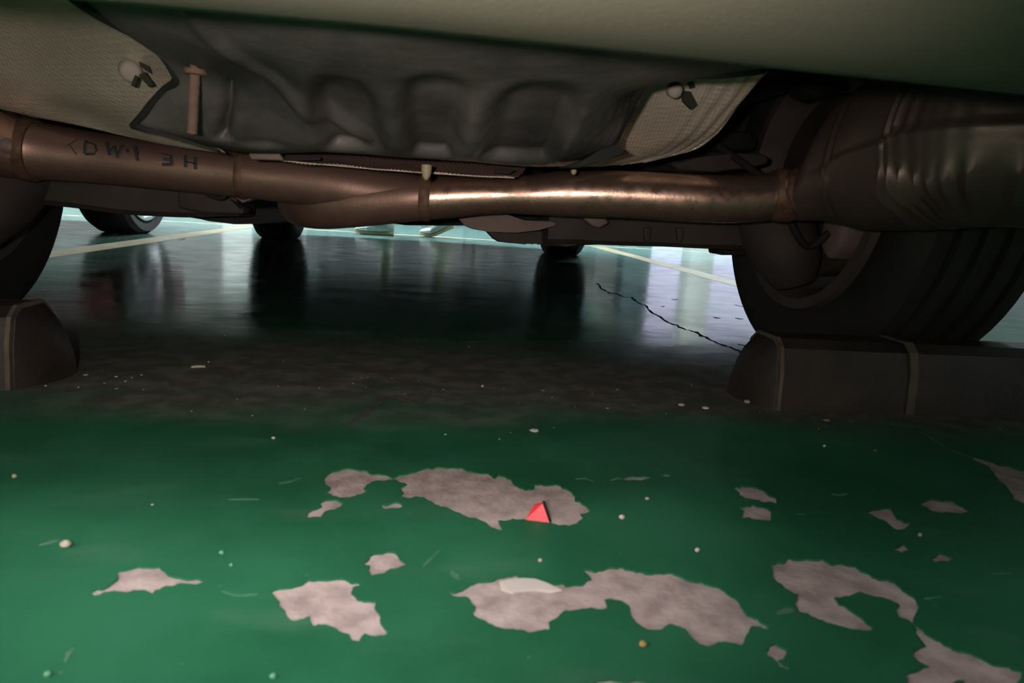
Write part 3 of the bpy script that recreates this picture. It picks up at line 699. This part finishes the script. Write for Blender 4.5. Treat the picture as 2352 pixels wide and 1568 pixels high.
# ---- underbody, body sides, upper body (hides the ceiling light and is seen from beside)
box('trunk_floor', (CARX-.63, CARX+.63, .45, 1.75, .47, .50), M['black'], car, .005)
prism('cabin_floor', [Vector((CARX-.70, 1.62, .47)), Vector((CARX-.70, 1.85, .235)), Vector((CARX-.70, 3.40, .225)), Vector((CARX-.70, 3.42, .50)), Vector((CARX-.70, 1.62, .50))], Vector((1.40, 0, 0)), M['black'], car, .01)
prism('engine_tray', [Vector((CARX-.62, 3.38, .23)), Vector((CARX-.62, 4.30, .215)), Vector((CARX-.62, 4.42, .26)), Vector((CARX-.62, 4.42, .5)), Vector((CARX-.62, 3.38, .5))], Vector((1.24, 0, 0)), M['black'], car, .01)
def arch(y0, r, z0, a0, a1, n=14): return [(y0 + r*cos(radians(a0+(a1-a0)*i/n)), z0 + r*sin(radians(a0+(a1-a0)*i/n))) for i in range(n+1)]
def body_side(s, parent, cx, mt):
    yz = [(.30, .36), (.78, .36)] + arch(AX_R, .37, HUB, 175, 5) + [(1.58, .22), (3.42, .21)] + arch(AX_F, .37, HUB, 175, 5) + [(4.24, .24), (4.34, .26), (4.38, .62), (4.25, .86), (3.3, .95), (1.0, .98), (.30, .95), (.26, .6)]
    return prism('body_side', [Vector((cx+s*.72, y, z)) for y, z in yz], Vector((s*.18, 0, 0)), mt, parent, 0)
def upper_body(parent, cx, mt):
    prof = [(.26, .74, .80), (.27, .95, .88), (.40, 1.02, .86), (.62, 1.42, .64), (1.0, 1.55, .60), (2.1, 1.58, .60), (2.55, 1.52, .61), (3.35, 1.03, .80), (4.1, .94, .80), (4.38, .82, .74), (4.46, .62, .68)]
    V = []; F = []
    for (y, z, hw) in prof:
        for x in (-hw, -hw*.92, 0, hw*.92, hw): V.append((cx+x, y, z-(.02 if abs(x) == hw else 0)))
    for (y, z, hw) in prof:
        for x in (-.72, -.6, 0, .6, .72): V.append((cx+x, min(max(y, .28), 4.44), .60))
    k = len(prof)*5
    for i in range(len(prof)-1):
        for j in range(4):
            a = i*5+j; F += [(a, a+1, a+6, a+5), (k+a, k+a+5, k+a+6, k+a+1)]
        F += [(i*5, i*5+5, k+i*5+5, k+i*5), (i*5+4, k+i*5+4, k+i*5+9, i*5+9)]
    F += [(0, k, k+1, 1), (1, k+1, k+2, 2), (2, k+2, k+3, 3), (3, k+3, k+4, 4)]
    e = (len(prof)-1)*5
    F += [(e+j, e+j+1, k+e+j+1, k+e+j) for j in range(4)]
    o = mesh('upper_body', V, F, mt, parent, 25)
    return o
def front_bumper(parent, cx, mt):
    prof = [(4.25, .24), (4.38, .225), (4.46, .26), (4.50, .38), (4.49, .55), (4.42, .66), (4.25, .66)]
    n = 25; V = []; F = []; m = len(prof)
    for i in range(n):
        x = -.90+1.8*i/(n-1); k = abs(x)/.9
        for (y, z) in prof: V.append((cx+x, y-.30*max(0, k-.3)**2, z))
    for i in range(n-1):
        for j in range(m): F.append((i*m+j, i*m+(j+1) % m, (i+1)*m+(j+1) % m, (i+1)*m+j))
    F += [tuple(range(m)), tuple(range((n-1)*m, n*m))]
    return mesh('front_bumper', V, F, mt, parent, 40)
for s in (-1, 1): body_side(s, car, CARX, M['body'])
upper_body(car, CARX, M['body']); front_bumper(car, CARX, M['body'])

# ------------------------------------------------------------------ neighbouring red car (only a front wheel shows)
nc = empty('car', (0, 0, 0)); NX = -2.29
tag(nc, 'dark red neighbouring car with a bright alloy wheel, parked on the left', 'car')
off = -.24
g = empty('neighbour_shift')  # temporary holder for building in place
for yy in (AX_R, AX_F):
    for s in (-1, 1): make_wheel((NX+s*.80, yy+off, .318), s, nc, alloy=True, rimr=.25)
for s in (-1, 1):
    o = body_side(s, nc, NX, M['body_red']); o.location.y = off
for f in (upper_body, front_bumper):
    o = f(nc, NX, M['body_red']); o.location.y = off
o = box('underbody', (NX-.62, NX+.62, .5, 4.5, .24, .50), M['black'], nc, .02)
bpy.data.objects.remove(g)

# ------------------------------------------------------------------ dark cars parked across the lane, seen mirrored in the glossy floor
for k, (x, lb) in enumerate(((-.80, 'black car parked across the lane, nose towards the walking person'), (1.60, 'black car parked across the lane beside another black car, on the right'))):
    oc = empty('car', (x, 14.0, 0)); oc.rotation_euler = (0, 0, pi)
    tag(oc, lb, 'car', 'dark cars across the lane')
    for yy in (AX_R, AX_F):
        for s in (-1, 1): make_wheel((s*.80, yy-.25, .322), s, oc)
    for s in (-1, 1): body_side(s, oc, 0, M['body']).location.y = -.25
    for f in (upper_body, front_bumper): f(oc, 0, M['body']).location.y = -.25
    box('underbody', (-.62, .62, .3, 4.1, .20, .50), M['black'], oc, .02)

# ------------------------------------------------------------------ wheel stops
def wheel_stop(s, label):
    """rubber block against the rear tyre; s=+1 right, -1 left. Ends chamfered towards the car's middle."""
    t = empty('wheel_stop', (s*.47, .86, 0)); tag(t, label, 'wheel stop', 'wheel stops behind the rear tyres')
    inv = Vector((s*.47, .86, 0))
    # cross-section (Y,z) : sloped front, rounded top
    def sec(y0, y1, h): return [(y0, .0), (y0+.04*(y1-y0), h*.55), (y0+.12*(y1-y0), h*.88), (y0+.25*(y1-y0), h), (y1-.28*(y1-y0), h), (y1-.12*(y1-y0), h*.86), (y1, .0)]
    xs = [(.447, .880, .918, .030), (.455, .860, .924, .058), (.464, .842, .928, .080), (.474, .830, .930, .093), (.485, .826, .932, .096)]
    st = xs + [(.60, .824, .932, .096), (.80, .822, .932, .096), (.99, .82, .932, .096), (1.02, .83, .925, .07)]
    V = []; F = []; m = 7
    for (x, y0, y1, h) in st:
        for (y, z) in sec(y0, y1, h): V.append(Vector((s*x, y, z))-inv)
    for i in range(len(st)-1):
        for j in range(m): F.append((i*m+j, i*m+(j+1) % m, (i+1)*m+(j+1) % m, (i+1)*m+j))
    F += [tuple(range(m)), tuple(range((len(st)-1)*m, len(st)*m))]
    mesh('rubber_block', V, F, M['stop'], t, 28)
    # raised seams: nose corner, its edge highlight painted pale, and across the block
    for x0, w, mm in ((.474, .005, 'stripe'), (.664, .012, 'stripe')):
        V = []; F = []
        for x in (x0, x0+w):
            for (y, z) in sec(.8225, .9315, .0965)[:6]:
                V.append(Vector((s*x, y-.0018 if y < .88 else y, z+.0016))-inv)
            for (y, z) in reversed(sec(.8225, .9315, .0965)[:6]):
                V.append(Vector((s*x, y+.004, z-.004 if z > .02 else z))-inv)
        k = 12
        for j in range(k): F.append((j, (j+1) % k, k+(j+1) % k, k+j))
        F += [tuple(range(k)), tuple(range(k, 2*k))]
        mesh('raised_seam', V, F, M[mm], t, 30)
    return t
wheel_stop(1, 'dusty black rubber wheel stop behind the right rear tyre')
wheel_stop(-1, 'dusty black rubber wheel stop behind the left rear tyre')

# ------------------------------------------------------------------ walking person beyond the car
def person():
    pr = empty('person', (-.20, 4.78, 0)); O = Vector((-.20, 4.78, 0))
    tag(pr, 'person in pale sneakers walking left in front of the parked car', 'person')
    skin = mat('skin', (.45, .28, .20), .6); trous = mat('beige_trousers', (.30, .25, .16), .85); shirt = mat('grey_shirt', (.22, .24, .26), .85)
    hair = mat('dark_hair', (.02, .016, .012), .6)
    white = mat('shoe_white', (.92, .92, .92), .5); grey = mat('shoe_grey_mesh', (.42, .42, .38), .8, 0, (.52, .52, .47), 60); tan = mat('shoe_tan_sole', (.48, .34, .18), .7)
    # body: one skinned figure facing -X
    J = {'pel': (0.02, 0, .93), 'spine': (.0, 0, 1.15), 'chest': (-.01, 0, 1.36), 'neck': (-.01, 0, 1.50), 'head': (-.03, 0, 1.62), 'top': (-.03, 0, 1.72),
         'hl': (.0, -.10, .90), 'kl': (-.10, -.10, .50), 'al': (-.075, -.06, .10),
         'hr': (.02, .10, .90), 'kr': (.10, .10, .50), 'ar': (.345, .09, .145),
         'sl': (-.01, -.19, 1.42), 'el': (.06, -.24, 1.15), 'wl': (.0, -.25, .92), 'fl': (-.03, -.25, .82),
         'sr': (-.01, .19, 1.42), 'er': (-.03, .24, 1.15), 'wr': (-.16, .24, .96), 'fr': (-.22, .24, .88)}
    RAD = {'pel': .15, 'spine': .13, 'chest': .155, 'neck': .06, 'head': .095, 'top': .06, 'hl': .09, 'kl': .062, 'al': .045, 'hr': .09, 'kr': .062, 'ar': .045,
           'sl': .062, 'el': .045, 'wl': .032, 'fl': .035, 'sr': .062, 'er': .045, 'wr': .032, 'fr': .035}
    E = [('pel','spine'),('spine','chest'),('chest','neck'),('neck','head'),('head','top'),('pel','hl'),('hl','kl'),('kl','al'),('pel','hr'),('hr','kr'),('kr','ar'),('chest','sl'),('sl','el'),('el','wl'),('wl','fl'),('chest','sr'),('sr','er'),('er','wr'),('wr','fr')]
    ks = list(J); me = bpy.data.meshes.new('body'); me.from_pydata([J[k] for k in ks], [(ks.index(a), ks.index(b)) for a, b in E], [])
    bm = bmesh.new(); bm.from_mesh(me); sl = bm.verts.layers.skin.verify(); bm.verts.ensure_lookup_table()
    for i, k in enumerate(ks):
        bm.verts[i][sl].radius = (RAD[k], RAD[k]*(1.25 if k in ('pel', 'chest', 'spine') else 1))
        bm.verts[i][sl].use_root = (i == 0)
    bm.to_mesh(me); bm.free()
    o = bpy.data.objects.new('body', me); COL.objects.link(o); o.parent = pr
    sk = o.modifiers.new('skin', 'SKIN'); sk.use_smooth_shade = True
    ss = o.modifiers.new('sub', 'SUBSURF'); ss.levels = 2; ss.render_levels = 2
    # clothes colour by height on the one body surface
    m = trous.copy(); m.name = 'clothed_body'; nt = m.node_tree; b = nt.nodes['Principled BSDF']
    tc = nt.nodes.new('ShaderNodeTexCoord'); sp = nt.nodes.new('ShaderNodeSeparateXYZ'); nt.links.new(tc.outputs['Object'], sp.inputs[0])
    dv = nt.nodes.new('ShaderNodeMath'); dv.operation = 'DIVIDE'; dv.inputs[1].default_value = 1.8; nt.links.new(sp.outputs['Z'], dv.inputs[0])
    rp = nt.nodes.new('ShaderNodeValToRGB'); cr_ = rp.color_ramp; cr_.interpolation = 'CONSTANT'
    cr_.elements[0].position = 0; cr_.elements[0].color = (.30, .25, .16, 1)
    cr_.elements[1].position = .53; cr_.elements[1].color = (.22, .24, .26, 1)
    e = cr_.elements.new(.83); e.color = (.45, .28, .20, 1)
    nt.links.new(dv.outputs[0], rp.inputs[0]); nt.links.new(rp.outputs[0], b.inputs['Base Color'])
    me.materials.append(m)
    bm = bmesh.new(); bmesh.ops.create_icosphere(bm, subdivisions=3, radius=.112)
    for v in bm.verts:
        v.co.z *= 1.05
    bmesh.ops.delete(bm, geom=[v for v in bm.verts if v.co.z < -.02 or (v.co.x < -.07 and v.co.z < .05)], context='VERTS')
    hr = bmobj('hair', bm, hair, pr, 60); hr.location = (-.02, 0, 1.66)
    # shoes: lofted along their length, toe towards -X
    def shoe(toe, yawd, lift):
        r = empty('shoe', Vector(toe)-O, pr); r.rotation_euler = (0, 0, radians(yawd))
        L = .265
        def bend(x, z):
            # heel lifts about the ball of the foot
            xb = .095
            if lift and x > xb:
                a = radians(lift); dx = x-xb
                return xb + dx*cos(a) - z*sin(a)*.9, z*cos(a) + dx*sin(a)
            return x, z
        st = [(0, .018, .022), (.012, .034, .046), (.04, .045, .058), (.08, .049, .066), (.12, .046, .084), (.16, .042, .098), (.20, .040, .104), (.245, .036, .104), (.262, .024, .095)]
        def loft(nm, z0f, z1f, mt, grow=1.0, sub=None):
            V = []; F = []; k = 14
            for (x, hw, h) in st:
                z0, z1 = z0f(x, h), z1f(x, h)
                for j in range(k):
                    a = 2*pi*j/k; c, s_ = cos(a), sin(a)
                    yy = abs(c)**.6*(1 if c > 0 else -1)*hw*grow; zz = (z0+z1)/2 + abs(s_)**.7*(1 if s_ > 0 else -1)*(z1-z0)/2
                    if s_ > 0: yy *= 1-.35*s_*(z1-z0 > .03)
                    bx, bz = bend(x, zz); V.append((bx, yy, bz+.001))
            for i in range(len(st)-1):
                for j in range(k): F.append((i*k+j, i*k+(j+1) % k, (i+1)*k+(j+1) % k, (i+1)*k+j))
            F += [tuple(range(k)), tuple(range((len(st)-1)*k, len(st)*k))]
            return mesh(nm, V, F, mt, r, 50)
        toe_up = lambda x: .014*max(0, 1-x/.05)
        loft('sole', lambda x, h: toe_up(x), lambda x, h: .024+toe_up(x)*.9+(.010 if x > .19 else 0), tan, 1.04)
        up = loft('upper', lambda x, h: .018+toe_up(x), lambda x, h: h+toe_up(x)*.3, grey)
        up.data.materials.append(white)
        for p in up.data.polygons:
            if p.center.x < .062 and p.center.z > .03: p.material_index = 1
        for i in range(4):
            x = .085+.018*i; bx, bz = bend(x, .072+.55*(x-.085)); box('lace', (bx-.003, bx+.003, -.026, .026, bz-.002, bz+.004), white, r)
        return r
    shoe((-.492, 4.715, 0), 6, 0); shoe((-.060, 4.865, 0), -4, 26)
    return pr
person()

# ------------------------------------------------------------------ litter on the floor
# red plastic shard standing on the bare patch
def shard():
    b = PF(1207, 1193); c = PF(1262, 1200); 
    t = tag(empty('plastic_shard', (b+c)/2), 'small red plastic shard with a black edge on the bare concrete', 'shard')
    O = (b+c)/2
    red = mat('red_plastic', (.75, .035, .06), .45); blk = mat('black_edge', (.012, .01, .01), .6)
    ap1, ap2 = PF(1222, 1166)*.0, None
    V = [b-O, c-O, Vector((.004, .004, .0135)), Vector((-.0035, .0035, .0120))]
    th = Vector((.001, .0035, -.0005))
    V2 = [v+th for v in V]
    mesh('red_face', V+V2, [(0,1,2,3), (7,6,5,4), (0,4,5,1), (2,6,7,3), (3,7,4,0)], red, t, None)
    e0, e1 = c-O, Vector((.004, .004, .0135))
    a = Vector((.0042, .003, .0)); 
    mesh('black_edge', [e0, e1, e1+Vector((.0022, .003, .001)), e0+Vector((.0022, .002, 0)), e0+a*.3+Vector((0, .004, 0)), e1+Vector((.001, .006, 0)), ], [(0,3,2,1), (3,4,5,2), (0,1,5,4), (1,2,5), (0,4,3)], blk, t)
shard()
def pebble(u, v, wpx, hpx, m, label, group=None, name='pebble', cat='pebble', flat=.6, seed=0):
    p = PF(u, v); d = (p-EYE).length; r = wpx/FPX*d/2*.82; hpx *= .8
    bm = bmesh.new(); bmesh.ops.create_icosphere(bm, subdivisions=2, radius=1)
    rz = min(r*flat*2, hpx/FPX*d/2*1.1); rn = random.Random(seed+int(u*3+v))
    for w in bm.verts:
        k = 1+.22*noise.noise(w.co*1.7+Vector((u*.1, v*.1, seed)))
        w.co = Vector((w.co.x*r*k, w.co.y*r*k*rn.uniform(.8, .9), w.co.z*rz*k))
    z = -min(w.co.z for w in bm.verts)
    o = bmobj(name, bm, m, None, 60); o.location = (p.x, p.y, z*.9+(PZ0 if False else 0))
    return tag(o, label, cat, group)
pale = mat('pale_stone', (.42, .38, .31), .8, 0, (.50, .46, .38), 400); white = mat('white_chip', (.60, .57, .54), .8)
brown = mat('brown_crumb', (.45, .26, .10), .8); dustm = mat('dusty_grit', (.55, .50, .43), .9); greenm = mat('green_chip', (.12, .34, .20), .7)
pebble(151, 1257, 24, 17, pale, 'cream pebble with a dark shadow on green paint, at the far left')
pebble(1428, 1192, 16, 13, white, 'white pebble on green paint right of the red shard')
pebble(1601, 1267, 13, 12, white, 'white pebble on green paint above the large lower bare patch')
pebble(1486, 1147, 12, 8, pale, 'small pale pebble above the white one, beneath the pale scratch')
pebble(1476, 1485, 20, 15, brown, 'brown crumb below the large lower bare patch')
pebble(1240, 1290, 11, 10, pale, 'small cream pebble between the red shard and the white flake')
pebble(509, 1273, 12, 11, greenm, 'pale green paint chip above the lower left bare patch')
pebble(531, 1301, 10, 9, greenm, 'smaller pale green chip beside another chip, lower left')
pebble(110, 1553, 15, 12, greenm, 'pale green chip at the bottom left corner of the view')
pebble(627, 1557, 16, 13, greenm, 'pale green chip at the bottom edge, left of centre')
pebble(1227, 991, 28, 8, white, 'flat white chip on the dusty edge under the bumper', flat=.2, name='paint_chip', cat='chip')
pebble(628, 1008, 11, 7, white, 'lone white speck on dark green paint, left of centre')
pebble(33, 1097, 10, 9, pale, 'lone pale speck on dark green paint at the far left')
pebble(1716, 925, 17, 8, pale, 'grey pebble at the nose of the right wheel stop')
pebble(1898, 967, 16, 6, brown, 'brown crumb in front of the right wheel stop')
pebble(2112, 1232, 9, 9, pale, 'tiny yellowish pebble among the right hand bare patches')
pebble(1620, 939, 20, 7, dustm, 'flat grey crumb left of the right wheel stop', flat=.3)
pebble(1565, 932, 18, 7, dustm, 'flat grey flake with a dark rim on the dusty floor', flat=.25)
pebble(1108, 889, 8, 7, pale, 'bright crumb in the middle of the dusty floor')
pebble(1893, 1026, 7, 6, white, 'tiny bright speck in the dark green in front of the right stop')
# stick
p0, p1 = PF(439, 846), PF(472, 845)
O = (p0+p1)/2
st = tube('stick', [p0-O+Vector((0, 0, .002)), Vector((0, .001, .0024)), p1-O+Vector((0, 0, .002))], [.0016, .002, .0015], pale, None, 8, 10); st.location = O
tag(st, 'short pale stick lying on the dusty floor, left of centre', 'stick')
# white paint flake curling up on the lower bare patch
fl = c5([(1610,850),(1655,838),(1700,830),(1760,825),(1850,830),(1930,858),(2030,905),(1950,910),(1850,895),(1740,905),(1700,915),(1620,890)])
pts = [PF(u, v) for u, v in fl]; O = sum(pts, Vector())/len(pts)
bm = bmesh.new(); a = [bm.verts.new(p-O+Vector((0, 0, .0006+.0012*max(0, (i < 7)*1.0)))) for i, p in enumerate(pts)]; b = [bm.verts.new(v.co+Vector((0, 0, .0009))) for v in a]
bm.faces.new(a); bm.faces.new(b[::-1])
for i in range(len(a)): bm.faces.new((a[i], a[(i+1) % len(a)], b[(i+1) % len(a)], b[i]))
o = bmobj('paint_flake', bm, white); o.location = O+Vector((0, 0, PZ0)); tag(o, 'white flake of loose paint on the large lower bare patch', 'flake')
# grit
GR = [(350,1160,8,6),(479,832,7,4),(197,862,14,5),(267,866,10,5),(288,876,8,4),(303,868,6,4),(325,862,6,4),(268,893,10,4),(105,887,7,5),(1018,895,6,4),(811,881,6,4),(830,868,4,3),(733,892,5,4),(639,888,6,4),(845,866,4,3),(840,890,4,3),(962,875,4,3),(1157,892,5,3),(1247,897,14,3),(1360,905,6,3),(1268,913,5,4),(1395,938,9,4),(1272,982,5,3),(1518,878,5,3),(1588,885,4,4),(1745,946,5,3),(1703,918,6,4),(1418,895,8,4),(1147,1009,7,4),(1173,994,4,3),(1023,998,10,3),(440,945,6,4),(545,917,5,3),(1690,850,6,3),(1670,838,6,3),(1640,845,5,3),(1667,853,4,3),(516,771,5,4),(1077,797,4,3),(651,830,4,3),(2010,1035,12,4),(1880,985,5,3),(1957,970,5,3),(2297,985,6,4),(2050,975,4,3),(330,895,5,3),(240,880,6,3),(180,890,6,4),(700,940,4,3),(580,955,5,4),(1320,935,4,3),(1455,930,5,3),(1530,950,5,3),(1190,925,4,3),(900,870,4,3),(930,905,5,3)]
g0 = None
for (u, v, w, h) in GR:
    p = PF(u, v)
    if g0 is None:
        bm = bmesh.new(); bmesh.ops.create_icosphere(bm, subdivisions=1, radius=1)
        for q in bm.verts: q.co *= 1+.25*noise.noise(q.co*1.9)
        o = g0 = bmobj('grit_grain', bm, dustm, None, 60)
    else:
        o = g0.copy(); COL.objects.link(o)
    d = (p-EYE).length; r = w/FPX*d/2
    r *= .75; o.scale = (r, r*.8, max(.0005, h/FPX*d/2*.6)); o.location = (p.x, p.y, o.scale.z*.85); o.rotation_euler = (0, 0, random.random()*.6)
    tag(o, 'tiny pale grain of grit scattered on the floor', 'grit', 'grains of grit on the floor')
